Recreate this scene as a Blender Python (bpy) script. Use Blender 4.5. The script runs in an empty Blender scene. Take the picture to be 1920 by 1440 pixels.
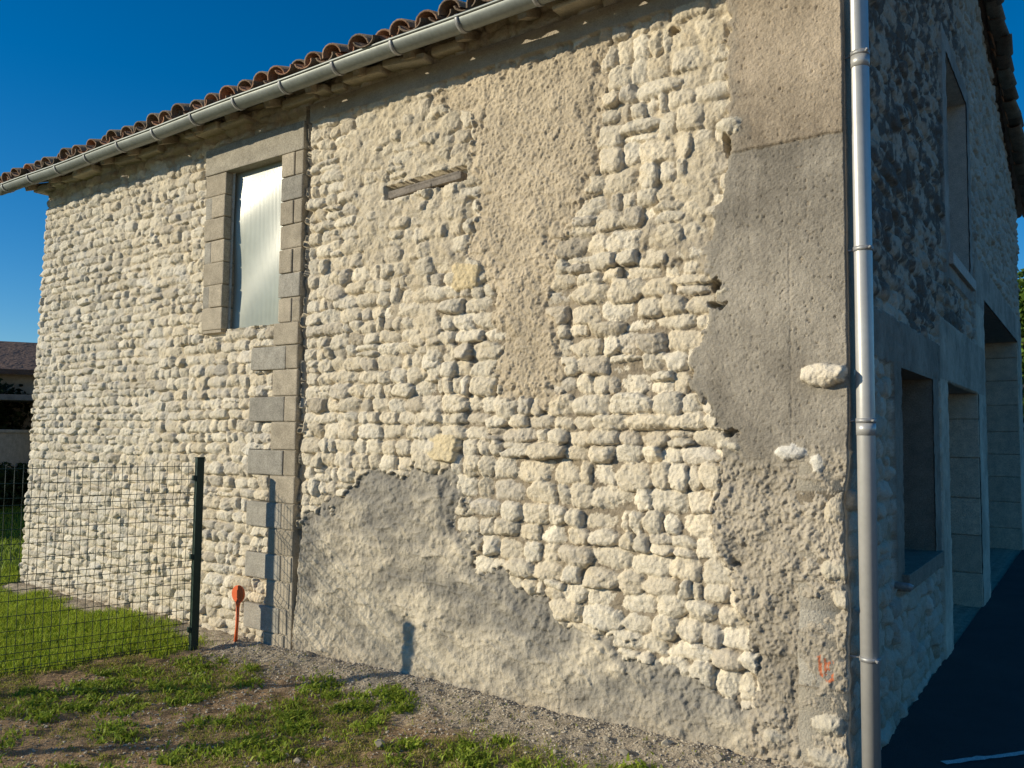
import bpy, bmesh, math, numpy as np
from mathutils import Vector, Matrix
rng=np.random.default_rng(7)
D=bpy.data
def link(o,parent=None):
    bpy.context.scene.collection.objects.link(o)
    if parent: o.parent=parent
    return o
def empty(name):
    return link(D.objects.new(name,None))
# ---------------- noise ----------------
TAB=rng.random((256,256)).astype(np.float32)
def vn(x,y,s=0):
    x=x+s*17.31;y=y+s*9.77
    xi=np.floor(x).astype(int);yi=np.floor(y).astype(int)
    fx=x-xi;fy=y-yi
    fx=fx*fx*fx*(fx*(fx*6-15)+10);fy=fy*fy*fy*(fy*(fy*6-15)+10)
    a=TAB[xi&255,yi&255];b=TAB[(xi+1)&255,yi&255];c=TAB[xi&255,(yi+1)&255];d=TAB[(xi+1)&255,(yi+1)&255]
    return (a*(1-fx)+b*fx)*(1-fy)+(c*(1-fx)+d*fx)*fy
def fbm(x,y,sc,o=4,s=0,g=.5):
    t=0;w=1;n=0
    for i in range(o):
        ca,sa=math.cos(i*.9),math.sin(i*.9)
        t=t+w*vn((x*ca-y*sa)*sc,(x*sa+y*ca)*sc,s+i*3);n+=w;w*=g;sc*=2.03
    return t/n
# ---------------- mesh helpers ----------------
def mesh_np(name,V,Fq,mat,col=None,smooth=True,parent=None,n=4):
    me=D.meshes.new(name)
    V=np.asarray(V,np.float32).reshape(-1,3);Fq=np.asarray(Fq,np.int32).reshape(-1,n)
    me.vertices.add(len(V));me.vertices.foreach_set('co',V.ravel())
    me.loops.add(Fq.size);me.loops.foreach_set('vertex_index',Fq.ravel())
    me.polygons.add(len(Fq));me.polygons.foreach_set('loop_start',np.arange(0,Fq.size,n,dtype=np.int32))
    me.polygons.foreach_set('use_smooth',np.full(len(Fq),smooth))
    me.update(calc_edges=True)
    if col is not None:
        at=me.color_attributes.new('Col','FLOAT_COLOR','POINT')
        c=np.ones((len(V),4),np.float32);c[:,:3]=np.asarray(col).reshape(-1,3);at.data.foreach_set('color',c.ravel())
    me.materials.append(mat)
    return link(D.objects.new(name,me),parent)
def grid_faces(ny,nx,keep=None):
    idx=np.arange(ny*nx).reshape(ny,nx)
    f=np.stack([idx[:-1,:-1],idx[:-1,1:],idx[1:,1:],idx[1:,:-1]],-1)
    if keep is not None: return f[keep]
    return f.reshape(-1,4)
def boxes(name,lst,mat,parent=None,bev=.005,cols=None,seg=2):
    bm=bmesh.new();lay=bm.verts.layers.float_color.new('Col')
    for i,b in enumerate(lst):
        t=bmesh.new();bmesh.ops.create_cube(t,size=1)
        c=Vector(((b[0]+b[1])/2,(b[2]+b[3])/2,(b[4]+b[5])/2));s=(b[1]-b[0],b[3]-b[2],b[5]-b[4])
        for v in t.verts: v.co=Vector((v.co.x*s[0],v.co.y*s[1],v.co.z*s[2]))
        if bev: bmesh.ops.bevel(t,geom=t.edges[:],offset=min(bev,min(s)*.4),segments=seg,affect='EDGES',profile=.6)
        cc=cols[i] if cols else (1,1,1)
        t.verts.index_update();nvs=[]
        for v in t.verts:
            nv=bm.verts.new((b[6]@v.co if len(b)>6 else v.co)+c);nv[lay]=(cc[0],cc[1],cc[2],1);nvs.append(nv)
        for f in t.faces: bm.faces.new([nvs[v.index] for v in f.verts])
        t.free()
    me=D.meshes.new(name);bm.to_mesh(me);bm.free();me.materials.append(mat)
    return link(D.objects.new(name,me),parent)
def tube(pts,r,n=12,closed_ends=True):
    V=[];F=[];pts=[Vector(p) for p in pts]
    for i,p in enumerate(pts):
        d=(pts[min(i+1,len(pts)-1)]-pts[max(i-1,0)]).normalized()
        up=Vector((0,0,1)) if abs(d.z)<.9 else Vector((1,0,0))
        a=d.cross(up).normalized();b=d.cross(a)
        rr=r[i] if isinstance(r,(list,tuple)) else r
        for k in range(n):
            t=2*math.pi*k/n;V.append(p+a*math.cos(t)*rr+b*math.sin(t)*rr)
    for i in range(len(pts)-1):
        for k in range(n):
            F.append((i*n+k,i*n+(k+1)%n,(i+1)*n+(k+1)%n,(i+1)*n+k))
    if closed_ends: F.append(tuple(range(n))[::-1]);F.append(tuple(range((len(pts)-1)*n,len(pts)*n)))
    return V,F
def multi(name,parts,mat,parent=None,smooth=True):
    V=[];F=[]
    for v,f in parts:
        o=len(V);V+=[tuple(a) for a in v];F+=[tuple(i+o for i in q) for q in f]
    me=D.meshes.new(name);me.from_pydata(V,[],F);me.materials.append(mat)
    me.polygons.foreach_set('use_smooth',[smooth and len(p.vertices)<6 for p in me.polygons]);me.update()
    return link(D.objects.new(name,me),parent)
# ---------------- materials ----------------
def mat(name,base=(.5,.5,.5),rough=.9,metal=0,attr=False,n1=(8,.25),n2=(60,.25),bump=(80,.3,.01),bump2=None,spec=.3,trans=0):
    m=D.materials.new(name);m.use_nodes=True;nt=m.node_tree;N=nt.nodes;L=nt.links
    b=N['Principled BSDF'];b.inputs['Roughness'].default_value=rough;b.inputs['Metallic'].default_value=metal
    b.inputs['Specular IOR Level'].default_value=spec
    tc=N.new('ShaderNodeTexCoord')
    if attr:
        a=N.new('ShaderNodeAttribute');a.attribute_name='Col';src=a.outputs['Color']
    else:
        a=N.new('ShaderNodeRGB');a.outputs[0].default_value=(*base,1);src=a.outputs[0]
    for sc,am in (n1,n2):
        if am<=0: continue
        n=N.new('ShaderNodeTexNoise');n.inputs['Scale'].default_value=sc;n.inputs['Detail'].default_value=3
        n.inputs['Roughness'].default_value=.6
        L.new(tc.outputs['Object'],n.inputs['Vector'])
        mr=N.new('ShaderNodeMapRange');mr.inputs[1].default_value=.25;mr.inputs[2].default_value=.75
        mr.inputs[3].default_value=1-am;mr.inputs[4].default_value=1+am
        L.new(n.outputs['Fac'],mr.inputs[0])
        mx=N.new('ShaderNodeVectorMath');mx.operation='SCALE'
        L.new(src,mx.inputs[0]);L.new(mr.outputs[0],mx.inputs['Scale']);src=mx.outputs[0]
    L.new(src,b.inputs['Base Color'])
    prev=None
    for bp in (bump,bump2):
        if not bp: continue
        n=N.new('ShaderNodeTexNoise');n.inputs['Scale'].default_value=bp[0];n.inputs['Detail'].default_value=3.5;n.inputs['Roughness'].default_value=.68
        L.new(tc.outputs['Object'],n.inputs['Vector'])
        bu=N.new('ShaderNodeBump');bu.inputs['Strength'].default_value=bp[1];bu.inputs['Distance'].default_value=bp[2]
        L.new(n.outputs['Fac'],bu.inputs['Height'])
        if prev: L.new(prev,bu.inputs['Normal'])
        prev=bu.outputs[0]
    if prev: L.new(prev,b.inputs['Normal'])
    if trans:
        tr=N.new('ShaderNodeBsdfTranslucent');L.new(src,tr.inputs['Color']);mi=N.new('ShaderNodeMixShader');mi.inputs[0].default_value=trans
        L.new(b.outputs[0],mi.inputs[1]);L.new(tr.outputs[0],mi.inputs[2]);L.new(mi.outputs[0],N['Material Output'].inputs['Surface'])
    return m
M_wall=mat('limestone_and_mortar',attr=True,n1=(20,.10),n2=(130,.20),bump=(85,.7,.012),spec=.12,rough=.95)
M_block=mat('breeze_block',attr=True,n1=(11,.20),n2=(110,.35),bump=(120,.8,.007),spec=.1)
M_zinc=mat('zinc',(.25,.27,.255),rough=.5,metal=.3,n1=(5,.18),n2=(40,.10),bump=None,spec=.4)
M_pipe=mat('zinc_pipe',(.50,.49,.47),rough=.40,metal=.3,n1=(4,.08),n2=(40,.06),bump=None,spec=.5)
M_tile=mat('terracotta_tile',attr=True,n1=(9,.3),n2=(70,.4),bump=(60,.5,.008),spec=.15)
M_wood=mat('weathered_wood',(.22,.19,.16),n1=(6,.3),n2=(50,.3),bump=(50,.6,.01))
M_green=mat('green_coated_steel',(.008,.028,.02),rough=.5,n1=(5,.1),n2=(50,.1),bump=None,spec=.4)
M_orange=mat('orange_plastic',(.80,.15,.045),rough=.5,n1=(20,.10),n2=(90,.08),bump=None)
M_ground=mat('earth',attr=True,n1=(11,.3),n2=(130,.45),bump=(45,.9,.02),bump2=(200,.6,.006),spec=.1)
M_grass=mat('grass_blades',attr=True,n1=(3,.1),n2=(20,0),bump=None,rough=.6,spec=.2,trans=.35)
M_leaf=mat('leaves',attr=True,n1=(2,.2),n2=(10,0),bump=None,rough=.6,spec=.2,trans=.3)
M_peb=mat('pebbles',attr=True,n1=(20,.2),n2=(120,.2),bump=None)
M_asph=mat('asphalt',(.056,.053,.052),n1=(2,.2),n2=(220,.5),bump=(220,.8,.006),spec=.25)
M_streak=mat('streak_white',(.6,.6,.58),n1=(20,.2),n2=(160,.4),bump=None)
M_poly=mat('polycarbonate_sheet',(.37,.39,.33),rough=.24,n1=(2.2,.18),n2=(30,.03),bump=None,spec=.7)
M_bark=mat('bark',(.09,.07,.05),n1=(6,.3),n2=(50,.3),bump=(30,.8,.03))
M_steel=mat('galvanised_steel',(.35,.35,.35),rough=.5,metal=.4,bump=None)
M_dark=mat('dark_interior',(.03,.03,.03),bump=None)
# ---------------- wall field ----------------
class Field:
    def __init__(s,xs,zs,warp=None):
        s.xs=xs;s.zs=zs;s.X,s.Z=np.meshgrid(xs,zs);sh=s.X.shape
        s.H=np.full(sh,-9.,np.float32);s.C=np.zeros(sh+(3,),np.float32)
        X,Z=s.X,s.Z
        wp=1. if warp is None else warp(X)
        s.WX=((fbm(X,Z,12,3,1)-.5)*.022+(fbm(X,Z,45,2,2)-.5)*.014)*wp;s.WZ=((fbm(X,Z,12,3,5)-.5)*.016+(fbm(X,Z,45,2,7)-.5)*.012)*wp
        s.N1=(fbm(X,Z,20,4,9,.6)-.5)*.024;s.N2=(fbm(X,Z,70,2,14)-.5)*.010
    def stone(s,cx,cz,a,b,T,col,rot=0.,k=8,Dp=.046,sq=.90,jit=.055,pw=9.,fac=.6):
        e=1.3
        i0,i1=np.searchsorted(s.xs,[cx-a*e-.01,cx+a*e+.01]);j0,j1=np.searchsorted(s.zs,[cz-b*e-.01,cz+b*e+.01])
        if i1-i0<2 or j1-j0<2: return
        w=(slice(j0,j1),slice(i0,i1))
        x=s.X[w]-cx+s.WX[w];z=s.Z[w]-cz+s.WZ[w]
        c,sn=math.cos(rot),math.sin(rot)
        u=(x*c+z*sn)/a;v=(-x*sn+z*c)/b
        g=np.zeros_like(u);ph=rng.normal()*.12
        for q in range(k):
            t=ph+q*2*math.pi/k+rng.normal()*.12
            ct,st=math.cos(t),math.sin(t)
            r=(1+sq*(abs(ct)+abs(st)-1))*(1.0+rng.normal()*jit)
            if q%2 and rng.random()<.3: r*=.84
            g+=np.maximum((u*ct+v*st)/max(r,.6),0)**17
        g=g**(1/17.)
        tx,tz=rng.normal()*.007,rng.normal()*.007-.002
        pwr=pw*(.5+.9*rng.random())
        h=T+tx*u+tz*v-Dp*(1-np.sqrt(np.clip(1-g**pwr,0,1)))
        if fac:
            fc=np.zeros_like(u)
            for q in range(5):
                fa=rng.random()*6.28
                fc=np.maximum(fc,np.clip(u*math.cos(fa)+v*math.sin(fa)-.15-.55*rng.random(),0,2)*(.014+.036*rng.random()))
            h=h-fc*fac
        h=h+s.N1[w]*(.5+.7*rng.random())+s.N2[w]
        m=(g<1)&(h>s.H[w])
        s.H[w]=np.where(m,h,s.H[w])
        s.C[w]=np.where(m[...,None],np.array(col,np.float32),s.C[w])
    def sd(s,poly):
        X,Z=s.X,s.Z;d=np.full(X.shape,1e9);ins=np.zeros(X.shape,bool);n=len(poly)
        for i in range(n):
            ax,az=poly[i];bx,bz=poly[(i+1)%n]
            ex,ez=bx-ax,bz-az;t=np.clip(((X-ax)*ex+(Z-az)*ez)/(ex*ex+ez*ez+1e-9),0,1)
            d=np.minimum(d,(X-ax-t*ex)**2+(Z-az-t*ez)**2)
            c=((az>Z)!=(bz>Z))&(X<ex*(Z-az)/(ez if abs(ez)>1e-9 else 1e-9)+ax);ins^=c
        d=np.sqrt(d);return np.where(ins,d,-d)
def stone_col(bright=1.,grey=0.):
    b=bright*(1+rng.normal()*.07)
    w=rng.random()
    c=np.array([.68,.615,.50])*(1-w)+np.array([.635,.55,.415])*w
    if rng.random()<.12: c=c*np.array([.82,.82,.84])
    g=c.mean();c=c*(1-grey)+g*grey
    return tuple(c*b)
def lay(F,x0,x1,z0,z1,rh,rw,T=0.,wob=.02,colf=stone_col,Dp=.046,tv=.010,tight=1.):
    z=z0
    while z<z1:
        h=rh(z)*(.82+.4*rng.random())
        x=x0-rng.random()*.1
        while x<x1:
            w=rw(x,z)*(.62+.85*rng.random()**1.3)
            cx=x+w/2;cz=z+h/2+wob*(float(vn(np.array(cx*.9),np.array(z*.6),30))-.5)*2
            p=rng.random();R=lambda:rng.normal()*.025
            if p<.06 and w>.1:
                f=.4+.2*rng.random()
                F.stone(cx,cz-h/2+h*f/2,w*.51,h*f*.52,T+rng.normal()*tv,colf(),R(),Dp=Dp)
                F.stone(cx,cz+h/2-h*(1-f)/2,w*.51,h*(1-f)*.52,T+rng.normal()*tv,colf(),R(),Dp=Dp)
            elif p<.18 and w>.12:
                f=.35+.3*rng.random()
                F.stone(x+w*f/2,cz,w*f*.50,h*.50,T+rng.normal()*tv,colf(),R(),Dp=Dp)
                F.stone(x+w*(f+1)/2,cz,w*(1-f)*.50,h*.50,T+rng.normal()*tv,colf(),R(),Dp=Dp)
            else:
                hh=h*(.46+.06*rng.random());w2=w
                if rng.random()<.05: hh*=1.35;w2*=.95
                F.stone(cx,cz+rng.normal()*.003,w2*.49,hh,T+rng.normal()*tv,colf(),R(),Dp=Dp)
            x+=w
        z+=h
barn=empty('stone_barn')
# ===== long wall =====
xs=[0.012]
while xs[-1]>-8.58: xs.append(xs[-1]-(.0052+.00060*(-xs[-1])))
xs=np.array(xs[::-1]);zs=np.arange(-.25,4.40,.0062)
W=Field(xs,zs,lambda X:1-.4*np.clip((-3.8-X)/.4,0,1));X,Z=W.X,W.Z
lay(W,-8.7,-6.15,-.3,4.42,lambda z:.080,lambda x,z:.17,wob=.010,tv=.006,Dp=.040)
lay(W,-6.2,-4.15,-.3,4.42,lambda z:.090,lambda x,z:.175,wob=.010,tv=.007,Dp=.042)
lay(W,-4.1,-2.75,-.3,4.42,lambda z:.094,lambda x,z:.165,wob=.013)
lay(W,-2.80,.05,-.3,4.42,lambda z:.118 if z<1.5 else (.103 if z<2.7 else .118),lambda x,z:.180,tv=.012,Dp=.054)
N6=fbm(X,Z,5,4,40)-.5;N12=fbm(X,Z,11,3,42)-.5;N25=fbm(X,Z,26,4,44)-.5;N3=fbm(X,Z,2.2,3,48)-.5;NF=fbm(X,Z,80,3,52)-.5
dry=np.clip((X+3.6)/.9,0,1)*np.clip((3.0-Z+N6*.8)/.5,0,1)
crack=np.clip(1-np.abs(X+1.24+.12*np.sin(Z*2.1)+N6*.25)/.13,0,1)*(Z>1.9)
dry=np.maximum(dry,crack)
hm=-.034+N6*.024-.072*dry
heavy=np.clip(W.sd([(-3.55,4.5),(-2.3,4.5),(-2.35,2.75),(-2.75,2.5),(-3.35,2.6),(-3.6,3.0)])/.15+N6*4+N12*2,0,1)
heavy2=np.clip(W.sd([(-1.12,4.5),(-.5,4.5),(-.55,2.75),(-.8,2.55),(-1.05,2.7)])/.12+N6*4+N12*2,0,1)
heavy3=np.clip(W.sd([(-3.15,2.75),(-2.6,2.75),(-2.55,2.2),(-3.0,2.1)])/.12+N6*3-.1,0,1)
hv=np.maximum(np.maximum(heavy,heavy2),heavy3*.8)*(1-.9*crack)
hm=np.maximum(hm,-.036+hv*(.028+N6*.04+N12*.03))
hm+=np.clip((-5.3-X)/.5,0,1)*.006
mort=np.array([.53,.455,.34]);gap=np.array([.30,.25,.185])
cm=mort*(1-dry[...,None])+gap*dry[...,None]
cm=cm*(1+(N25*.3)[...,None])
hmn=hm+N25*.020+NF*.009
m=hmn>W.H
W.H=np.where(m,hmn,W.H);W.C=np.where(m[...,None],cm,W.C)
k=np.clip(hv*1.1,0,1)[...,None]*.45;W.C=W.C*(1-k)+np.array([.57,.495,.375])*k
gl=np.clip((-5.6-X)/1.5+N3,0,1)[...,None]*.3;W.C=W.C*(1-gl)+W.C.mean(-1,keepdims=True)*np.array([1.04,1.0,.91])*gl
wt=np.clip(N6*2.2+N25*1.2-.12,0,1)[...,None]*np.clip((-3.9-X)/.3+.35,0.35,1)[...,None];W.C=W.C*(1-.45*wt)+W.C.mean(-1,keepdims=True)*.55*wt*.8
wm=np.clip(N12*2.0-.1,0,1)[...,None]*.5;W.C=W.C*(1-wm)+W.C*np.array([1.0,.93,.80])*wm
# beige rough patch
mB=W.sd([(-2.75,4.02),(-1.3,4.12),(-1.36,3.6),(-1.40,3.13),(-1.62,2.9),(-1.74,2.6),(-1.68,2.3),(-1.60,2.03),(-1.8,1.87),(-2.11,1.9),(-2.14,2.56),(-2.33,2.9),(-2.36,3.82),(-2.7,3.88)])+N6*.20+N12*.10+N25*.06
hB=-.022+np.clip(mB,0,.10)*.20+N6*.03+N12*.012+N25*.018+NF*.020
b=mB>0
W.H=np.where(b,np.maximum(hB,W.H-.016-np.clip(mB,0,.12)*.12),W.H)
cB=np.array([.50,.42,.31])*(1+(N25*.35+N3*.3+N6*.3)[...,None]);W.C=np.where(b[...,None],cB,W.C)
# grey bottom plaster
mC=W.sd([(-4.3,.55),(-3.95,1.0),(-3.6,1.22),(-3.2,1.42),(-2.5,1.36),(-2.44,1.1),(-2.24,.86),(-1.83,.62),(-1.5,.47),(-1.28,.50),(-1.0,.33),(-.5,.27),(.1,.25),(.1,-.5),(-4.3,-.5)])+N6*.24+N12*.16+N25*.07
sw=fbm(X*1.0+Z*.7,Z*2-X*.6,3.2,4,60)-.5
ridge=np.clip(.06-np.abs(fbm(X+Z*.4,Z*1.6,3.5,3,62)-.5),0,.06)
hC=-.026+np.clip(mC,0,.12)*.18+sw*.035+N12*.014+N25*.020+NF*.010+ridge*.14+.04*np.clip(.4-Z,0,1)
b=(mC>0)&(X>-4.03)
W.H=np.where(b,np.maximum(hC,W.H-.022-np.clip(mC,0,.3)*.07),W.H)
t=np.clip((mC*1.2-.22)+N3*1.9+sw*1.6+N12*.6+np.clip(.5-Z,0,1)*.8,0,1)[...,None]
cC=(np.array([.285,.262,.225])*(1-t)+np.array([.53,.465,.36])*t)*(1+(N25*.30+sw*.45+N6*.3+N12*.3)[...,None])
W.C=np.where(b[...,None],cC,W.C)
# grey corner render
mA=W.sd([(-.60,4.6),(-.59,3.17),(-.62,3.0),(-.71,2.87),(-.66,2.4),(-.76,2.17),(-.79,1.94),(-.62,1.62),(-.66,1.35),(-.66,1.15),(-.53,.8),(-.48,.35),(-.46,-.5),(.3,-.5),(.3,4.6)])+N6*.14+N12*.06+N25*.06
low=np.clip((1.62-Z)/.12+N6*1.5,0,1)
pits=np.clip(fbm(X,Z,75,2,66)-.74,0,1)
hA=.004+np.clip(mA,0,.03)*.4+NF*.005+N25*.003+N3*.004+(Z>3.17+N25*.02)*.010+low*(N6*.05+N12*.02+N25*.030+NF*.016-.008)-pits*.06
cr=np.abs(X+.265+N25*.012)
hA-=np.clip(1-cr/.0045,0,1)*.006*((Z>1.6)&(Z<2.65))
sm=np.abs(Z-3.17-N25*.02);hA-=np.clip(1-sm/.009,0,1)*.008
b=mA>0
W.H=np.where(b,np.maximum(hA,W.H-.045*low-.09*(1-low)),W.H)
cA=np.where((Z>3.17+N25*.02)[...,None],np.array([.39,.32,.24]),np.array([.305,.272,.225]))
cA=cA*(1-low[...,None]*.55)+np.array([.42,.365,.285])*low[...,None]*.55
vstreak=fbm(X*6,Z*.8,3,3,68)-.5
cA=cA*(1+(N25*.22+N3*.7+N6*.5+vstreak*.25+NF*.3)[...,None])
edgeg=np.clip(1-np.abs(mA-.03)/.06,0,1)[...,None]*(1-low[...,None])*.5;cA=cA*(1-edgeg)+np.array([.24,.222,.19])*edgeg
W.C=np.where(b[...,None],cA,W.C)
# concrete band below the eaves
b=(Z>4.075+N12*.02+N25*.01)&(Z<4.215)&(X>-4.02)
W.H=np.where(b,.020+NF*.004+N6*.008,W.H);W.C=np.where(b[...,None],np.array([.40,.35,.28])*(1+N6*.4)[...,None],W.C)
for (cx,cz,a,bb,T,c,sq) in [(-2.405,2.70,.115,.08,.014,(.66,.54,.34),1.0),(-2.58,1.565,.13,.085,.014,(.66,.55,.36),1.0),
    (-.10,1.965,.105,.05,.085,(.70,.62,.50),.8),(-.25,1.59,.10,.05,.035,(.70,.66,.59),.2),(-.15,1.53,.05,.06,.03,(.68,.64,.56),.2),
    (-.05,1.30,.07,.07,.04,(.54,.47,.36),.5),(-.04,1.02,.09,.05,.04,(.56,.50,.39),.5),(-.02,.88,.06,.05,.035,(.54,.48,.38),.5),
    (-.10,.27,.09,.06,.045,(.52,.47,.38),.5),(-.09,.11,.11,.05,.05,(.52,.47,.38),.5),(-.35,.16,.07,.04,.03,(.52,.47,.38),.5),
    (-.57,3.32,.07,.05,.05,(.6,.54,.43),.5),(-.62,2.43,.05,.025,.035,(.6,.54,.43),.5),(-.58,1.62,.08,.03,.03,(.6,.54,.43),.5)]:
    W.stone(cx,cz,a,bb,T,c,rng.normal()*.03,k=8,sq=sq,jit=.02,Dp=.09 if T>.06 else .05,pw=14 if sq>.7 else 3.5,fac=0 if sq>.9 else 1)
for hx,hz,hw,hh in [(-.60,3.22,.03,.06),(-.66,2.36,.05,.018),(-.67,2.47,.03,.03),(-.58,1.68,.06,.02),(-.90,3.95,.05,.02)]:
    q=((X-hx+W.WX*2)/hw)**2+((Z-hz+W.WZ*2)/hh)**2+N25*2;W.H-=np.clip(1.2-q,0,.6)*.14
def seg(a,b):
    ex,ez=b[0]-a[0],b[1]-a[1];t=np.clip(((X-a[0])*ex+(Z-a[1])*ez)/(ex*ex+ez*ez),0,1)
    return np.hypot(X-a[0]-t*ex,Z-a[1]-t*ez)
d=np.full(X.shape,9.)
for a,b in [((-.146,.59),(-.134,.50)),((-.118,.585),(-.108,.488)),((-.074,.572),(-.096,.568)),((-.096,.568),(-.095,.535)),((-.095,.535),(-.076,.52)),((-.076,.52),(-.078,.492)),((-.078,.492),(-.096,.48))]:
    d=np.minimum(d,seg(a,b))
near=(X>-.2)&(X<-.04)&(Z>.42)&(Z<.64)
W.H=np.where(near,.012+(W.H-.012)*.6,W.H)
b=(d+N25*.014+NF*.010<.0078);W.C=np.where(b[...,None],W.C*.15+np.array([.55,.14,.05])*.85,W.C)
sp=np.clip(1-(Z+.02)/.22+N6*1.2,0,1)[...,None]*.4;W.C=W.C*(1-sp)+np.array([.33,.27,.195])*sp
blk=(X>-4.36)&(X<-4.01)&(Z<4.2)
W.H=np.where(blk,-.05,W.H)
gx=-3.985-.09*np.clip((.9-Z)/.9,0,1)**1.5
W.H=np.where(np.abs(X-gx)<.020+N25*.012,-.13,W.H)
fr=((X>-5.32)&(X<-4.01)&(Z>3.86)&(Z<4.13))|((X>-5.31)&(X<-4.99)&(Z>2.46)&(Z<3.9))
W.H=np.where(fr,-.05,W.H)
for z0 in (.11,.51,.91,1.32,1.74,2.15):
    b=(X>-4.60)&(X<-4.3)&(Z>z0)&(Z<z0+.2);W.H=np.where(b,-.04,W.H)
b=(X>-3.15)&(X<-2.40)&(np.abs(Z-3.385-.03*(X+2.8)-.006)<.050+N25*.02);W.H=np.where(b,-.065,W.H)
open_=(X>-5.01)&(X<-4.28)&(Z>2.52)&(Z<3.88)
keep=~(open_[:-1,:-1]&open_[1:,1:])
def cz_(z): return (fbm(z*1.0,z*0+3.3,6,3,70))*.045*np.clip((1.75-z)/.3,.12,1)
def finish_wall(F,H,keep,conv,name,mt):
    V=conv(F.X,F.Z,H)
    back=conv(F.X,F.Z,np.full_like(H,-.22))
    ny,nx=F.X.shape
    P=V.copy()
    for sl in [(slice(None),0),(slice(None),-1),(0,slice(None)),(-1,slice(None))]: P[sl]=back[sl]
    return mesh_np(name,P.reshape(-1,3),grid_faces(ny,nx,keep),mt,F.C.reshape(-1,3),parent=barn)
def convA(X,Z,H):
    lean=.055*np.clip(Z,0,5)*(np.clip(-X/8.55,0,1)**4)
    edge=np.where(X<-8.4,(fbm(Z,Z*0+1.7,7,2,80)-.5)*.11*np.clip((-8.4-X)/.15,0,1),0)
    rnd=np.clip((-8.42-X)/.14,0,1)**2*.1
    w=np.clip(1+X/.12,0,1)
    return np.stack([X+lean+edge-cz_(Z)*w,-H+rnd,Z],-1)
finish_wall(W,W.H,keep,convA,'long_wall',M_wall)
# ===== gable facade (x=0 plane) =====
YE=11.45
ys=[-.012]
while ys[-1]<YE: ys.append(ys[-1]+.008+.0026*ys[-1])
ys=np.array(ys);z2=np.arange(-.25,6.75,.0115)
Gf=Field(ys,z2);Y,Zf=Gf.X,Gf.Z
lay(Gf,-.1,YE+.1,-.3,6.8,lambda z:.12,lambda x,z:.2 if x<5 else .24,colf=lambda:tuple(np.array(stone_col(.72,.1))))
n6=fbm(Y,Zf,4,4,90)-.5;n25=fbm(Y,Zf,22,4,94)-.5;n2=fbm(Y,Zf,1.5,4,97)-.5;n12=fbm(Y,Zf,10,3,98)-.5
hm=-.026+n6*.03+n25*.016
m=hm>Gf.H;Gf.H=np.where(m,hm,Gf.H);Gf.C=np.where(m[...,None],np.array([.35,.29,.21])*(1+n25*.5)[...,None],Gf.C)
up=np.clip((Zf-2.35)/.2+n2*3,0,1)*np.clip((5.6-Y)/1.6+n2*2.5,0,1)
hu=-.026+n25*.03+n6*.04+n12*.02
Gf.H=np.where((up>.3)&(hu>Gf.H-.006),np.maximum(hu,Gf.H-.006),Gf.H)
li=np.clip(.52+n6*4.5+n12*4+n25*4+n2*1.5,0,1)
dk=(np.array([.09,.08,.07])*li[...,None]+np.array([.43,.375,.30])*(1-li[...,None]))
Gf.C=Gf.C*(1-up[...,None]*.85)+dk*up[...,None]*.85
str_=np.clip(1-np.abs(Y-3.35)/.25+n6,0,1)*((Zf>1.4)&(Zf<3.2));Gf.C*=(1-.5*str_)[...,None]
def flat(b,h,c,F=Gf,n=n25):
    F.H=np.where(b,h+n*.012,F.H);F.C=np.where(b[...,None],np.array(c)*(1+n*.4+n2*.5+n6*.7)[...,None],F.C)
flat((Zf>2.10+n12*.03)&(Zf<2.39+n12*.04)&(Y>.35)&(Y<3.2),.012,(.27,.235,.19))
flat((Zf>.78)&(Zf<2.12)&(Y>1.10+n12*.06)&(Y<2.78),.010,(.26,.225,.18))
flat((Zf<2.6)&(Y>2.85)&(Y<3.25),.014,(.51,.45,.35))
flat((Zf<3.4)&(Y>5.25)&(Y<5.98),.018,(.49,.45,.36))
flat((Zf>2.12)&(Zf<2.62)&(Y>2.85)&(Y<5.95),.016,(.39,.35,.28))
flat((Zf>3.05)&(Zf<3.55)&(Y>5.25)&(Y<11.3),.02,(.36,.32,.26))
flat((Zf<3.3)&(Y>10.6)&(Y<11.3),.018,(.49,.45,.36))
flat((Zf>3.0)&(Zf<5.15)&(Y>3.3)&(Y<5.12),.014,(.33,.30,.255))
mA2=(.16-Y)+n6*.14+n25*.05
b=(mA2>0)&(Zf>1.6);Gf.H=np.where(b,.010+n25*.008,Gf.H);Gf.C=np.where(b[...,None],np.array([.33,.275,.21])*(1+n6*.5)[...,None],Gf.C)
b=(Y<.02);Gf.H=np.where(b,.012,Gf.H)
opens=[(1.32,2.52,.84,2.10),(3.22,5.30,-.05,2.13),(3.52,4.92,3.22,5.0),(5.95,10.62,-.05,3.18)]
op=np.zeros(Y.shape,bool)
for a,b,c,d in opens: op|=(Y>a)&(Y<b)&(Zf>c)&(Zf<d)
ztop=np.where(Y<6.3,4.28+.385*Y,6.70-.235*(Y-6.3))
kill=op|(Zf>ztop)
keepF=~(kill[:-1,:-1]&kill[1:,1:])
def convF(Y,Z,H):
    w=np.clip(1-Y/.12,0,1)
    return np.stack([H-cz_(Z)*w,Y,Z],-1)
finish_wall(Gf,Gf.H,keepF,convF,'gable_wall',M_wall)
rl=[];rc=[]
for a,b,c,d in opens:
    pale=(.47,.42,.34) if a>3.6 or c<0 else (.25,.22,.175)
    if c>3: pale=(.49,.46,.40)
    rl+=[(-.55,.004,a-.12,a+.003,c-.02,d+.02),(-.55,.004,b-.003,b+.12,c-.02,d+.02),(-.55,.003,a-.1,b+.1,d-.003,d+.12)]
    rc+=[pale]*3
    if c>0: rl.append((-.55,.05,a-.08,b+.08,c-.10,c+.003));rc.append(pale)
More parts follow.
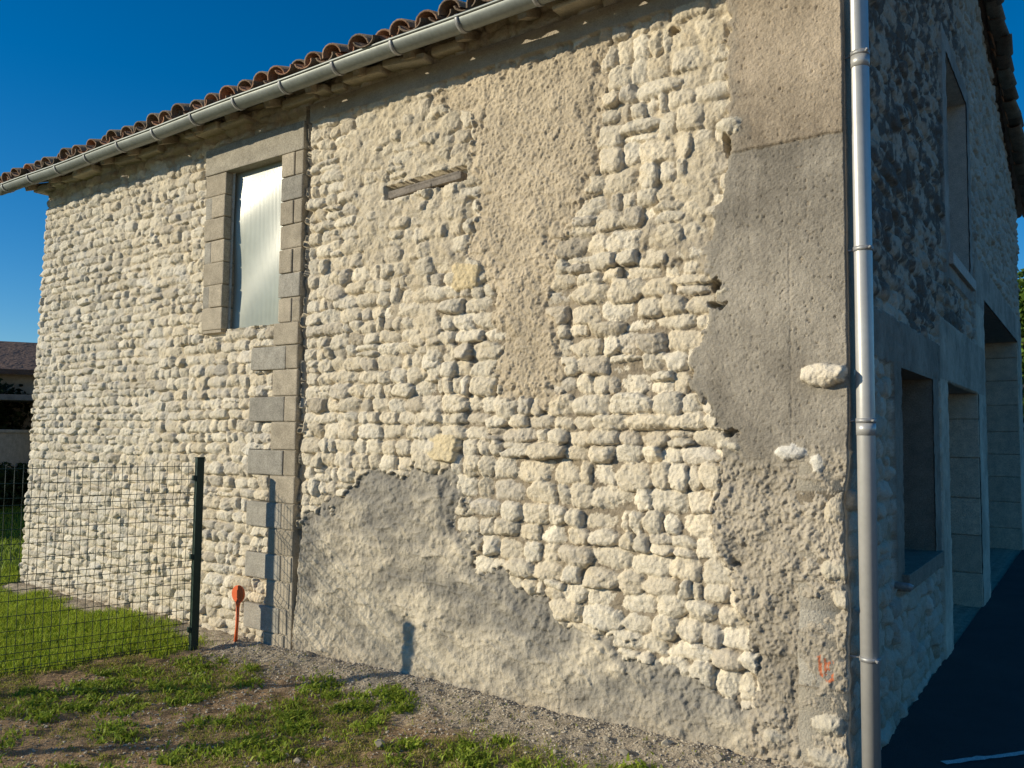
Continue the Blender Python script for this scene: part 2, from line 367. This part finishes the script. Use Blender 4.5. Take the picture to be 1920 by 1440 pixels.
for (yy,dd) in ((10.60,3.18),(5.285,2.13)):
    z=-.05
    while z<dd:
        h=.34+.08*rng.random();h=min(h,dd-z)
        rl.append((-.56,.008+.006*rng.random(),yy-.012-.006*rng.random(),yy+.06,z+.004,z+h-.004));g=.9+.2*rng.random();rc.append((.58*g,.51*g,.39*g));z+=h
boxes('opening_reveals',rl,M_block,barn,.006,rc)
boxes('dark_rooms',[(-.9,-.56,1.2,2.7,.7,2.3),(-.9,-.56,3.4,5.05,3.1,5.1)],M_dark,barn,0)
boxes('door_leaf',[(-.50,-.45,3.22,5.3,-.02,2.13)]+[(-.455,-.44,3.25+i*.2,3.43+i*.2,0,2.1) for i in range(10)],M_wood,barn,.004)
boxes('upper_window_sheet',[(-.20,-.18,3.5,4.95,3.2,5.02)],M_poly,barn,.002)
boxes('lower_window_shutter',[(-.33,-.30,1.3,2.54,.83,2.12)],M_wood,barn,.002)
boxes('cart_entrance_back',[(-3.2,-3.1,5.6,11.0,-.05,3.4),(-3.2,-.5,5.7,5.83,-.05,3.4),(-3.2,-.5,10.75,10.9,-.05,3.4),(-3.2,-.5,5.7,10.9,3.35,3.45)],M_block,barn,.002,[(.2,.19,.16)]*4)
bm=bmesh.new()
def quad(p): bm.faces.new([bm.verts.new(q) for q in p])
yb=YE-.08
quad([(-8.25,.2,-.2),(-8.25,.2,4.2),(-8.25,6.3,6.6),(-8.25,yb,5.38),(-8.25,yb,-.2)])
quad([(-8.25,yb,-.2),(-8.25,yb,5.38),(-.05,yb,5.38),(-.05,yb,-.2)])
quad([(-.7,.3,3.3),(-.7,3.3,3.3),(-.7,3.3,4.9),(-.7,.3,4.1)])
me=D.meshes.new('rear_walls');bm.to_mesh(me);bm.free();me.materials.append(mat('rear_stone',(.42,.37,.29),bump=(12,.8,.05)));link(D.objects.new('rear_walls',me),barn)
# ===== breeze-block pillar and window surround =====
bl=[];bc=[]
def blockcol(grey):
    v=.84+.26*rng.random()
    return tuple(v*q for q in ((.345,.32,.275) if grey else (.41,.355,.275)))
def put(x0,x1,z0,z1,grey,y=-.016,yd=.28):
    bl.append((x0+.0035,x1-.0035,y-rng.random()*.011,yd,z0+.0035,z1-.0035,Matrix.Rotation(rng.normal()*.006,3,'Y')));bc.append(blockcol(grey))
levels=[-.1,.11,.31,.51,.71,.91,1.11,1.32,1.52,1.74,1.94,2.15,2.34,2.52]
for i in range(len(levels)-1):
    z0,z1=levels[i],levels[i+1]
    sh=-.07*max(0,(.9-z0)/.9)**1.5
    if i%2==1: put(-4.60,-4.165,z0,z1,True,-.018);put(-4.165,-4.02+sh,z0,z1,False)
    else: put(-4.32+sh*.4,-4.02+sh,z0,z1,False)
hh=(3.88-2.52)/7
for i in range(7):
    z0=2.52+i*hh
    if i%2==0: put(-4.28,-4.12,z0,z0+hh,False);put(-4.12,-4.02,z0,z0+hh,False,-.012)
    else: put(-4.28,-4.02,z0,z0+hh,i%4==1)
    if i%2==0: put(-5.30,-5.01,z0,z0+hh,False)
    else: put(-5.20,-5.01,z0,z0+hh,False);bl.append((-5.30,-5.205,-.012,.2,z0+.003,z0+hh-.003));bc.append(blockcol(True))
bl.append((-5.31,-4.02,-.022,.28,3.88,4.11));bc.append((.36,.325,.265))
bl.append((-5.0,-4.29,.02,.28,2.44,2.52));bc.append((.40,.36,.29))
boxes('breeze_block_surround',bl,M_block,barn,.011,bc)
boxes('block_joints',[(-4.33,-4.03,-.008,.2,-.1,2.52),(-4.26,-4.03,-.008,.2,2.5,3.9),(-5.29,-5.03,-.008,.2,2.5,3.9)],M_block,barn,0,[(.40,.35,.275)]*3)
nx=300;u=np.linspace(-5.03,-4.26,nx);zz=np.linspace(2.5,3.9,40)
UX,UZ=np.meshgrid(u,zz)
UY=.085+.0011*np.sin((UX+5)/.0165*2*np.pi)+.008*np.sin(UZ*3.1+UX*1.3)+.006*np.sin(UZ*7-UX*5)
mesh_np('window_sheet',np.stack([UX,UY,UZ],-1).reshape(-1,3),grid_faces(40,nx),M_poly,parent=barn)
boxes('timber_lintel',[(-3.11,-2.44,-.004,.08,3.352,3.405,Matrix.Rotation(-.045,3,'Y')),(-3.09,-2.70,-.010,.06,3.343,3.368,Matrix.Rotation(-.07,3,'Y')),(-2.95,-2.46,-.007,.06,3.392,3.412,Matrix.Rotation(-.05,3,'Y'))],M_wood,barn,.008)
# ===== eaves =====
el=[];x=-8.35
while x<0.05:
    el.append((x-.035,x+.035,-.18,.4,4.335,4.395,Matrix.Rotation(.37,3,'X')));x+=.50+rng.normal()*.02
boxes('rafter_tails',el,mat('pale_timber',(.38,.32,.23),bump=(40,.5,.01)),barn,.006)
sl=[];x=-8.4
while x<0.0:
    w=.14+.30*rng.random()
    if rng.random()<.7: sl.append((x,x+w-.03,-.05-.06*rng.random(),.2,4.235+.02*rng.random(),4.285+.03*rng.random(),Matrix.Rotation(rng.normal()*.05,3,'Y')))
    x+=w
boxes('eaves_slabs',sl,M_wall,barn,.014,[stone_col(.95) for _ in sl])
boxes('eaves_boards',[(-8.5,.06,-.29,.5,4.42,4.44,Matrix.Rotation(.37,3,'X'))],M_wood,barn,.003)
# ===== tiled roof =====
def tile_arrays(cols,rows,y0,z0,slope,sgn,x0,pitch,course,convex,seed):
    r_=np.random.default_rng(seed);V=[];Fc=[];C=[]
    n=9;ang=np.linspace(0,np.pi,n)
    L=course+.10;cs=1/math.sqrt(1+slope*slope)
    dirv=np.array([0,sgn*cs,cs*slope]);nv=np.array([0,-sgn*cs*slope,cs])
    o=0
    for c in range(cols):
        for r in range(rows):
            ra=.092+.012*r_.random();rb=ra*.82
            off=np.array([x0+c*pitch+(0 if convex else pitch/2)+r_.normal()*.009,0,0])
            st=np.array([0,y0,z0])+dirv*(r*course+r_.normal()*.026+(0 if convex else -.02))+nv*((.035 if convex else .03)+r_.normal()*.006)
            yaw=r_.normal()*.04
            rings=[]
            for s_,(R1,lift) in enumerate(((ra,.022),(rb,.0))):
                for th_ in (0,-.015):
                    R_=R1+th_
                    if convex: px=np.cos(ang)*R_;pn=np.sin(ang)*R_*.80
                    else: px=np.cos(ang)*R_;pn=-np.sin(ang)*R_*.55+.03
                    p=off+st+dirv*(L*s_)+np.outer(px+yaw*L*s_,[1,0,0])+np.outer(pn+lift,nv)
                    rings.append(p)
            V+=rings
            b0=o
            for i in range(n-1):
                Fc.append((b0+i,b0+i+1,b0+2*n+i+1,b0+2*n+i))
                Fc.append((b0+n+i,b0+3*n+i,b0+3*n+i+1,b0+n+i+1))
                Fc.append((b0+i,b0+n+i,b0+n+i+1,b0+i+1))
            o+=4*n
            q=r_.random()
            cc=np.array([.40,.20,.12])*(1-q)+np.array([.25,.155,.105])*q
            if r_.random()<.5: cc=cc*.4+np.array([.17,.15,.12])*.6
            top=np.repeat(cc[None],4*n,0)
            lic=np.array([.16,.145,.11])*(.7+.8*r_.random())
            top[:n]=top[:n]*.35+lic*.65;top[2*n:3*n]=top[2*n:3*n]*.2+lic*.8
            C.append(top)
    return np.concatenate(V),np.array(Fc),np.concatenate(C)
VV=[];FF=[];CC=[];o=0
for (rows,y0,z0,sl_,sg,sd_) in ((20,-.33,4.255,.385,1,1),(17,11.85,5.38,.235,-1,5)):
    for cv in (True,False):
        v,f_,c=tile_arrays(42,rows,y0,z0,sl_,sg,-8.52,.209,.345,cv,sd_+cv)
        VV.append(v);FF.append(f_+o);CC.append(c);o+=len(v)
mesh_np('roof_tiles',np.concatenate(VV),np.concatenate(FF),M_tile,np.concatenate(CC),parent=barn)
me=D.meshes.new('roof_deck');me.from_pydata([(-8.5,-.24,4.29),(.08,-.24,4.29),(.08,6.3,6.80),(-8.5,6.3,6.80),(-8.5,11.75,5.43),(.08,11.75,5.43)],[],[(0,1,2,3),(3,2,5,4)]);me.materials.append(M_wood);link(D.objects.new('roof_deck',me),barn)
vp=[]
def halfpipe(p0,p1,r,n=8):
    p0=Vector(p0);p1=Vector(p1);d=(p1-p0).normalized();a=Vector((1,0,0));nn=a.cross(d).normalized()
    if nn.z<0: nn=-nn
    V=[];F=[]
    for j,(p,rr) in enumerate(((p0,r),(p1,r*.82))):
        for i in range(n+1):
            t=math.pi*i/n;V.append(p+a*math.cos(t)*rr+nn*math.sin(t)*rr)
    for i in range(n): F.append((i,i+1,n+2+i,n+1+i))
    return V,F
y=-.30
while y<6.3:
    z=4.30+.385*(y+.33);vp.append(halfpipe((.0,y,z+.03),(.0,y+.42,z+.03+.42*.385-.02),.10));y+=.34
y=11.85
while y>6.3:
    z=5.41+.235*(11.85-y);vp.append(halfpipe((.0,y,z+.03),(.0,y-.42,z+.03+.42*.235-.02),.10));y-=.34
vo=multi('verge_tiles',vp,mat('terracotta_verge',(.45,.26,.16),n1=(3,.4),n2=(60,.4),bump=(60,.5,.008)),barn)
so=vo.modifiers.new('s','SOLIDIFY');so.thickness=.014
# ===== gutter =====
def gz_(x): return 4.255+.006*math.sin(x*1.1)+.003*math.sin(x*3.7)
def gutter_parts():
    n=14;R=.066;y0=-.315;xs_=np.linspace(-8.62,.10,60)
    V=[];F=[]
    for i,x in enumerate(xs_):
        for k in range(n+1):
            t=math.pi+math.pi*k/n;V.append((x,y0+R*math.cos(t),gz_(x)+R*math.sin(t)))
    for i in range(len(xs_)-1):
        for k in range(n): F.append((i*(n+1)+k,(i+1)*(n+1)+k,(i+1)*(n+1)+k+1,i*(n+1)+k+1))
    parts=[(V,F)]
    parts.append(tube([(x,y0-R-.004,gz_(x)) for x in xs_],.0095,8))
    parts.append(tube([(x,y0+R,gz_(x)) for x in xs_],.004,6))
    for xe in (-8.62,.10):
        Vc=[(xe,y0+R*math.cos(math.pi+math.pi*k/n),gz_(xe)+R*math.sin(math.pi+math.pi*k/n)) for k in range(n+1)]
        parts.append((Vc,[tuple(range(n+1))]))
    return parts
go=multi('gutter',gutter_parts(),M_zinc,barn)
so=go.modifiers.new('s','SOLIDIFY');so.thickness=.002
gb=[];x=-8.4
while x<.1:
    n=14;V=[];F=[];R=.0705
    for dx in (-.014,.014):
        for k in range(n+1):
            t=math.pi*.95+math.pi*1.05*k/n;V.append((x+dx,-.315+R*math.cos(t),gz_(x)+R*math.sin(t)))
    for k in range(n): F.append((k,n+1+k,n+2+k,k+1))
    gb.append((V,F));x+=.565
bo=multi('gutter_brackets',gb,M_steel,barn);so=bo.modifiers.new('s','SOLIDIFY');so.thickness=.004
# ===== downpipe =====
px_,py_=.078,.03;pr=.042
pp=[tube([(px_,py_,-.02),(px_,py_,1.9),(px_,py_,3.86),(px_,py_-.03,3.95),(px_-.02,-.27,4.10),(px_-.02,-.315,4.16),(px_-.02,-.315,4.22)],pr,28)]
for zc in (1.70,3.52): pp.append(tube([(px_,py_,zc-.03),(px_,py_,zc+.03)],pr+.003,28))
multi('downpipe',pp,M_pipe,barn)
cl=[]
for zc in (.61,1.74,2.58,3.56):
    cl.append(tube([(px_,py_,zc-.011),(px_,py_,zc+.011)],pr+.0045,28))
    cl.append(tube([(px_-.02,py_,zc),(-.08,py_,zc)],.005,8))
    for s_ in (-1,1):
        cl.append(tube([(px_+s_*(pr-.002)*.8,py_-s_*.03,zc),(px_+s_*(pr+.02)*.8,py_-s_*.042,zc)],.006,8))
        cl.append(tube([(px_+s_*(pr+.010)*.8,py_-s_*.040-.012,zc),(px_+s_*(pr+.010)*.8,py_-s_*.040+.012,zc)],.0045,6))
multi('pipe_clips',cl,M_steel,barn)
multi('pipe_stub',[tube([(-.05,1.08,.80),(.07,1.08,.80),(.09,1.08,.79)],.02,12)],M_steel,barn)
# ===== fence =====
fence=empty('wire_fence')
P0=Vector((-4.68,-.40,0));dv=Vector((-.27,-.963,0)).normalized()
posts=[P0+dv*2.0*i for i in range(3)]
R3=Matrix.Rotation(math.atan2(dv.y,dv.x),3,'Z')
boxes('posts',[(p.x-.028,p.x+.028,p.y-.028,p.y+.028,-.1,1.45,R3) for p in posts]+[(p.x-.032,p.x+.032,p.y-.032,p.y+.032,1.45,1.46,R3) for p in posts],M_green,fence,.004)
side=Vector((dv.y,-dv.x,0))
boxes('post_clips',[(q.x-.02,q.x+.02,q.y-.02,q.y+.02,z-.02,z+.02,R3) for p in posts for z in (.15,.7,1.3) for q in [p+dv*.03]],M_green,fence,.003)
def foldz(z):
    for fz in (.10,.62,1.14):
        if abs(z-fz)<.05: return .025*(1-abs(z-fz)/.05)
    return 0
wires=[]
zl=[.03,.05,.10,.15,.20]+[.30,.40,.50,.57,.62,.67]+[.78,.88,.98,1.09,1.14,1.19]+[1.29,1.39]
for i in range(2):
    A=posts[i]+dv*.03;B=posts[i+1]-dv*.03
    n=int((B-A).length/.052)
    for k in range(n+1):
        p=A.lerp(B,k/n);pts=[p+side*foldz(z)+Vector((0,0,z)) for z in (0.02,.05,.10,.15,.57,.62,.67,1.09,1.14,1.19,1.42)]
        wires.append(tube(pts,.0022,5))
    for z in zl:
        wires.append(tube([A+side*(foldz(z)+.004)+Vector((0,0,z)),B+side*(foldz(z)+.004)+Vector((0,0,z))],.0025,5))
multi('mesh_panels',wires,M_green,fence)
# ===== orange marker =====
mk=empty('orange_marker_post')
mx,my=-4.49,-.15
fdir=Vector((.10,-.995,0)).normalized()
def disc(c,d,r,t,n=32):
    c=Vector(c);d=Vector(d);return tube([c-d*t/2,c-d*t/2*.6,c+d*t/2*.6,c+d*t/2],[r*.96,r,r,r*.96],n)
multi('disc',[disc((mx,my,.40),fdir,.066,.02),disc((mx,my,.40),fdir,.035,.026)],M_orange,mk)
multi('stake',[tube([(mx,my,.36),(mx-.006,my,.15),(mx-.02,my,.01)],[.015,.012,.014],10),tube([(mx,my,.345),(mx,my,.30)],[.022,.013],10),tube([(mx-.02,my,.025),(mx-.02,my,-.01)],[.02,.045],14)],M_orange,mk)
# ===== ground =====
def axis(lo,hi,step,far):
    a=list(np.arange(lo,hi,step));s=step
    while a[-1]<far: s*=1.18;a.append(a[-1]+s)
    b=[];s=step;x=lo
    while x>-far: s*=1.18;x-=s;b.append(x)
    return np.array(b[::-1]+a)
gx_=axis(-9.2,.4,.022,600);gy_=axis(-3.0,.3,.022,600)
GX,GY=np.meshgrid(gx_,gy_)
def fence_x(y): return -4.68+.28*(y+.40)
def lush(x,y):
    return np.clip((fence_x(y)+.05-x)/.25+(fbm(x,y,3,3,110)-.5)*2,0,1)*np.clip((-.16-y+np.where(x<-8.4,9,0)+(fbm(x,y,4,2,115)-.5)*.35)/.15,0,1)
def patch(x,y):
    n=fbm(x,y,2.4,4,120);n=n+.45*(fbm(x,y,11,3,123)-.5)
    dens=np.clip((n-.500+.09*np.clip((-1.9-x)/1.2,-1.6,1)+.10*np.clip((-.60-y),-1,1))/.17,0,1)
    return dens*np.clip((-.36-y-.12*(fbm(x,y,3,2,125)-.5))/.25,0,1)*np.clip((-.1-x)/.5,0,1)
def gh(x,y):
    near=np.clip((0.05-x)/.3,0,1)
    base=(fbm(x,y,1.1,4,130)-.5)*.07+(fbm(x,y,14,3,135)-.5)*.035
    mound=.03*np.exp(-((y+.08)/.15)**2)
    far=np.clip(1-(np.abs(x+4)+np.abs(y))/60,0,1)
    return (base*far+mound)*near-.012*(1-near)
GZ=gh(GX,GY)
l=lush(GX,GY)[...,None];p=patch(GX,GY)[...,None]
n1=fbm(GX,GY,6,4,140)[...,None];n2_=fbm(GX,GY,40,3,145)[...,None]
soil=np.array([.33,.225,.13])*(.6+.8*n1)*(.75+.5*n2_)
gravel=np.array([.42,.355,.265])*(.6+.8*n2_)
gw=np.clip((.62+GY[...,None])/.35+ (n1-.5)*1.5+np.clip((GX[...,None]+2.6)/1.5,0,.8),0,1)
gc=soil*(1-gw)+gravel*gw
gc=gc*(1-p*.5)+np.array([.17,.16,.055])*p*.5
gc=gc*(1-l)+np.array([.07,.11,.025])*l
mesh_np('ground',np.stack([GX,GY,GZ],-1).reshape(-1,3),grid_faces(len(gy_),len(gx_)),M_ground,gc.reshape(-1,3))
rx=np.concatenate([np.arange(0.0,2,.05),np.arange(2,40,1.)]);ry=np.concatenate([np.arange(-1.2,2,.05),np.arange(2,80,1.)])
RX,RY=np.meshgrid(rx,ry);RX2=np.where(RX<.01,RX+np.where(RY<0,.12,.0),RX)
mesh_np('road',np.stack([RX2,RY,.001+0*RX],-1).reshape(-1,3),grid_faces(len(ry),len(rx)),M_asph)
me=D.meshes.new('pale_streak')
e1=Vector((.30,.60,.006));dd_=Vector((.62,.78,0)).normalized();sd2=Vector((dd_.y,-dd_.x,0))*.02
vs=[];fs=[];nn=60
for i in range(nn+1):
    p_=e1+dd_*(i*.04);vs+=[p_-sd2*(1+.2*rng.normal()),p_+sd2*(1+.2*rng.normal())]
    if i: fs.append((2*i-2,2*i-1,2*i+1,2*i))
me.from_pydata([tuple(v) for v in vs],[],fs);me.materials.append(M_streak);link(D.objects.new('pale_streak',me))  # narrow whitish strip lying on the asphalt
def blades(name,x,y,h,w,col,lean=.5,matr=M_grass):
    n=len(x);z=gh(x,y)-.003
    a=rng.random(n)*2*np.pi;d=np.stack([np.cos(a),np.sin(a),0*a],-1)
    la=rng.random(n)*2*np.pi;ld=np.stack([np.cos(la),np.sin(la),0*la],-1)*(lean*(.2+rng.random(n)))[:,None]
    P=np.stack([x,y,z],-1);up=np.array([0,0,1.])
    hh=h[:,None];ww=w[:,None]
    v0=P-d*ww;v1=P+d*ww
    mid=P+up*hh*.6+ld*hh*.35
    v2=mid+d*ww*.7;v3=mid-d*ww*.7
    v4=P+up*hh*(1-.15*lean)+ld*hh
    V=np.stack([v0,v1,v2,v3,v4],1).reshape(-1,3)
    i=np.arange(n)*5
    F=np.concatenate([np.stack([i,i+1,i+2],-1),np.stack([i,i+2,i+3],-1),np.stack([i+3,i+2,i+4],-1)])
    return mesh_np(name,V,F,matr,np.repeat(col,5,0),smooth=False,n=3)
def gcol(n,base,base2,v=.25):
    t=rng.random(n)[:,None];c=np.array(base)*(1-t)+np.array(base2)*t
    return c*(1+(rng.random(n)[:,None]-.5)*2*v)
N=190000
x=-9.6+5.2*rng.random(N)**.8;y=-3.6+4.6*rng.random(N)
ok=(rng.random(N)<lush(x,y)*(.45+.75*fbm(x,y,5,3,150)))&~((x>-8.7)&(y>-.03))
x,y=x[ok],y[ok]
blades('lawn_grass',x,y,.025+.045*rng.random(len(x)),.0022+.002*rng.random(len(x)),gcol(len(x),(.24,.36,.03),(.42,.47,.05)),.8)
N=60000
x=-9-14*rng.random(N);y=-5+14*rng.random(N);ok=~((x>-9.2)&(y>-3.6)&(y<1));x,y=x[ok],y[ok]
blades('far_grass',x,y,.06+.08*rng.random(len(x)),.006+.004*rng.random(len(x)),gcol(len(x),(.20,.30,.03),(.28,.36,.05)),.7)
N=250000
x=-5.6+5.6*rng.random(N);y=-3.2+3.1*rng.random(N)
ok=rng.random(N)<patch(x,y)*(1-lush(x,y))*.6+.035
x,y=x[ok],y[ok]
c=gcol(len(x),(.20,.27,.025),(.38,.39,.05));dryc=gcol(len(x),(.42,.32,.15),(.52,.41,.22))
c=np.where((rng.random(len(x))<.36)[:,None],dryc,c)
blades('weed_grass',x,y,.008+.022*rng.random(len(x))**1.5,.0016+.0022*rng.random(len(x)),c,1.2)
cx=[];cy=[]
for i in range(380):
    a_=-4.6+4.1*rng.random();b_=-2.6+2.3*rng.random()
    if float(patch(np.array([a_]),np.array([b_]))[0])<.35 and rng.random()<.85: continue
    k_=int(rng.integers(30,90));s_=.02+.05*rng.random();cx+=list(a_+rng.normal(size=k_)*s_);cy+=list(b_+rng.normal(size=k_)*s_)
for (a_,b_) in ((-2.72,-.32),(-2.6,-.36),(-3.2,-.5)):
    k_=160;cx+=list(a_+rng.normal(size=k_)*.06);cy+=list(b_+rng.normal(size=k_)*.05)
cx=np.array(cx);cy=np.array(cy)
blades('broadleaf_weeds',cx,cy,.018+.035*rng.random(len(cx)),.005+.005*rng.random(len(cx)),gcol(len(cx),(.20,.30,.03),(.36,.42,.06)),1.3)
bm=bmesh.new();bmesh.ops.create_icosphere(bm,subdivisions=1,radius=1);bv=np.array([v.co[:] for v in bm.verts]);bf=np.array([[v.index for v in f.verts] for f in bm.faces]);bm.free()
def pebbles(name,x,y,s,flat=.6):
    n=len(x);V=bv[None]*(1+.25*(rng.random((n,len(bv),1))-.5)*2)
    V=V*np.stack([s*(.8+.5*rng.random(n)),s*(.7+.4*rng.random(n)),s*flat],-1)[:,None,:]
    a=rng.random(n)*6.28;c,s1=np.cos(a)[:,None],np.sin(a)[:,None]
    V=np.stack([V[...,0]*c-V[...,1]*s1,V[...,0]*s1+V[...,1]*c,V[...,2]],-1)
    V=V+np.stack([x,y,gh(x,y)+s*flat*.35],-1)[:,None,:]
    F=(bf[None]+(np.arange(n)*len(bv))[:,None,None]).reshape(-1,3)
    g=.6+.7*rng.random(n);col=np.array([.45,.395,.31])[None]*g[:,None]
    return mesh_np(name,V.reshape(-1,3),F,M_peb,np.repeat(col,len(bv),0),smooth=False,n=3)
N=26000;x=-4.6+4.7*rng.random(N);y=-2.6*rng.random(N)**1.6-.02
ok=rng.random(N)<(1-.85*patch(x,y));x,y=x[ok],y[ok]
pebbles('gravel',x,y,.002+.009*rng.random(len(x))**3)
x=np.array([-2.18,-2.35,-1.5,-1.2,-2.6,-1.05,-1.9,-3.5,-.9,-1.35,-.6,-1.6]);y=np.array([-.93,-1.35,-.30,-.22,-.2,-.3,-.5,-.7,-.12,-.5,-.15,-.12])
pebbles('loose_stones',x,y,np.array([.035,.025,.02,.025,.015,.03,.012,.014,.03,.018,.025,.02]),.7)
# ===== background left =====
def leafcloud(name,centers,radii,n,size,c1,c2,parent=None):
    P=[];
    for c,r in zip(centers,radii):
        k=int(n*r[0]*r[1]);d=rng.normal(size=(k,3));d/=np.linalg.norm(d,axis=1)[:,None]
        P.append(np.array(c)+d*np.array(r)*(rng.random(k)**.45)[:,None])
    P=np.concatenate(P);k=len(P)
    a=rng.normal(size=(k,3));a/=np.linalg.norm(a,axis=1)[:,None];b=np.cross(a,rng.normal(size=(k,3)));b/=np.linalg.norm(b,axis=1)[:,None]
    s=(size*(.6+.8*rng.random(k)))[:,None]
    V=np.stack([P-a*s,P+b*s*.6,P+a*s,P-b*s*.6],1).reshape(-1,3)
    F=np.arange(4*k).reshape(-1,4)
    return mesh_np(name,V,F,M_leaf,np.repeat(gcol(k,c1,c2),4,0),smooth=False,parent=parent)
hc=[];hr=[]
for i in range(34):
    q=i/33;hc.append((-13.2-7*q+rng.normal()*.2,-2.5+9.5*q,.42+rng.random()*.12));hr.append((.55,.6,.5+.15*rng.random()))
leafcloud('hedge',hc,hr,1800,.06,(.02,.035,.012),(.05,.075,.02))
def house():
    h=empty('tiled_house')
    boxes('walls',[(-4,4,-2.5,2.5,0,3.1)],mat('plastered_wall',(.40,.32,.22)),h,.02)
    r=D.meshes.new('roof');r.from_pydata([(-4.4,-2.9,3.05),(4.4,-2.9,3.05),(4.4,0,3.95),(-4.4,0,3.95),(-4.4,2.9,3.05),(4.4,2.9,3.05)],[],[(0,1,2,3),(3,2,5,4)]);r.materials.append(mat('old_tiles',(.15,.095,.07),bump=(3,.8,.1)))
    ro=link(D.objects.new('roof',r),h);s=ro.modifiers.new('s','SOLIDIFY');s.thickness=.12
    boxes('door',[(-1.8,.2,-2.54,-2.5,0,2.5)],M_wood,h,.01);boxes('lean_to',[(-3.8,4.2,-4.2,-2.56,2.3,2.42)]+[(x,x+.15,-4.1,-3.95,0,2.3) for x in (-3.6,-1,1.6,3.8)],M_wood,h,.01)
    boxes('windows',[(1,2,-2.54,-2.5,1,2.1),(4.0,4.04,-.6,.6,1,2.1)],M_dark,h,.005)
    return h
h=house();h.location=(-21.5,6.2,0);h.rotation_euler=(0,0,math.radians(60))
gw_=boxes('garden_wall',[(-6,6,-.12,.12,0,1.60),(-6.03,6.03,-.16,.16,1.60,1.67)],mat('garden_wall_plaster',(.46,.39,.30),bump=(20,.5,.02)),None,.01)
gw_.location=(-18.2,4.0,0);gw_.rotation_euler=(0,0,math.radians(125))
hc=[];hr=[]
for i in range(12):
    q=i/11;hc.append((-19.0-1.2*q+rng.normal()*.2,2.2+4.2*q,1.7+.5*rng.random()));hr.append((.6,.6,.85))
leafcloud('shade_fill_leaves',hc,hr,1500,.07,(.012,.02,.008),(.035,.05,.015))  # added near-black leaf clump, stands in for the shaded front of the house
def tree(name,loc,R,h,c1,c2,leaf=.09,n=900):
    t=empty(name);t.location=loc
    parts=[tube([(0,0,-.1),(.05,0,h*.3),(.0,.1,h*.55),(.1,0,h*.8)],[R*.09,R*.07,R*.05,R*.02],10)]
    cs=[];rs=[]
    for i in range(18):
        a_=rng.random()*6.28;q=rng.random();rr=R*(.75*math.sqrt(rng.random()));zc=h*(.30+.6*q);rr*=1-.45*q
        c=(rr*math.cos(a_),rr*math.sin(a_),zc);cs.append(c);k_=R*(.26+.2*rng.random());rs.append((k_,k_,k_*.75))
        parts.append(tube([(0,0,h*.3),(c[0]*.5,c[1]*.5,zc*.8),c],[R*.04,R*.025,.01],6))
    multi('trunk_and_limbs',parts,M_bark,t)
    leafcloud('crown',cs,rs,n,leaf,c1,c2,t)
tree('broadleaf_tree',(-.4,25,0),3.0,6.8,(.06,.11,.015),(.12,.20,.03))
tree('broadleaf_tree',(3.6,36,0),3.6,7.5,(.06,.11,.015),(.12,.20,.03))
cs=[];rs=[]
for i in range(90):
    q=-1.9+3.3*i/89;d_=95+10*rng.random();cs.append((.99+d_*math.sin(q-.3),-4.2+d_*math.cos(q-.3),1.3));rs.append((4.5,4.5,1.6+rng.random()*1.2))
leafcloud('distant_trees',cs,rs,22,.55,(.03,.05,.02),(.05,.08,.025))
# ===== light =====
dirn=Vector((.680,.664,-.309)).normalized()
s=D.lights.new('sun','SUN');s.energy=5.0;s.angle=math.radians(.5);s.color=(1,.895,.68)
so=link(D.objects.new('sun',s));so.rotation_euler=dirn.to_track_quat('-Z','Y').to_euler()
w=D.worlds.new('World');bpy.context.scene.world=w;w.use_nodes=True;nt=w.node_tree
sk=nt.nodes.new('ShaderNodeTexSky');sk.sky_type='NISHITA';sk.sun_disc=False
sk.sun_elevation=math.radians(18);sk.sun_rotation=math.radians(225.7);sk.air_density=1.0;sk.dust_density=.0;sk.ozone_density=5;sk.altitude=400
hs=nt.nodes.new('ShaderNodeHueSaturation');hs.inputs['Saturation'].default_value=1.28;hs.inputs['Value'].default_value=1.0
bg=nt.nodes['Background'];nt.links.new(sk.outputs[0],hs.inputs['Color']);nt.links.new(hs.outputs[0],bg.inputs[0]);bg.inputs[1].default_value=.115
# ===== camera =====
th=math.radians(3.6);ro=math.radians(.6);a=math.radians(35.5)
r=Vector((math.cos(a),math.sin(a),0));fw=Vector((-math.sin(a),math.cos(a),0));u=Vector((0,0,1))
Fv=math.cos(th)*fw+math.sin(th)*u;U=-math.sin(th)*fw+math.cos(th)*u
Rv=math.cos(ro)*r+math.sin(ro)*U;U2=-math.sin(ro)*r+math.cos(ro)*U
cam=D.cameras.new('camera');cam.sensor_width=36;cam.lens=1540/1920*36;cam.clip_end=2000;cam.clip_start=.05
co=link(D.objects.new('camera',cam))
Mx=Matrix((Rv,U2,-Fv)).transposed().to_4x4();Mx.translation=Vector((.991,-4.199,1.65));co.matrix_world=Mx
sc=bpy.context.scene;sc.camera=co;sc.view_settings.view_transform='Standard';sc.view_settings.look='None';sc.view_settings.exposure=0
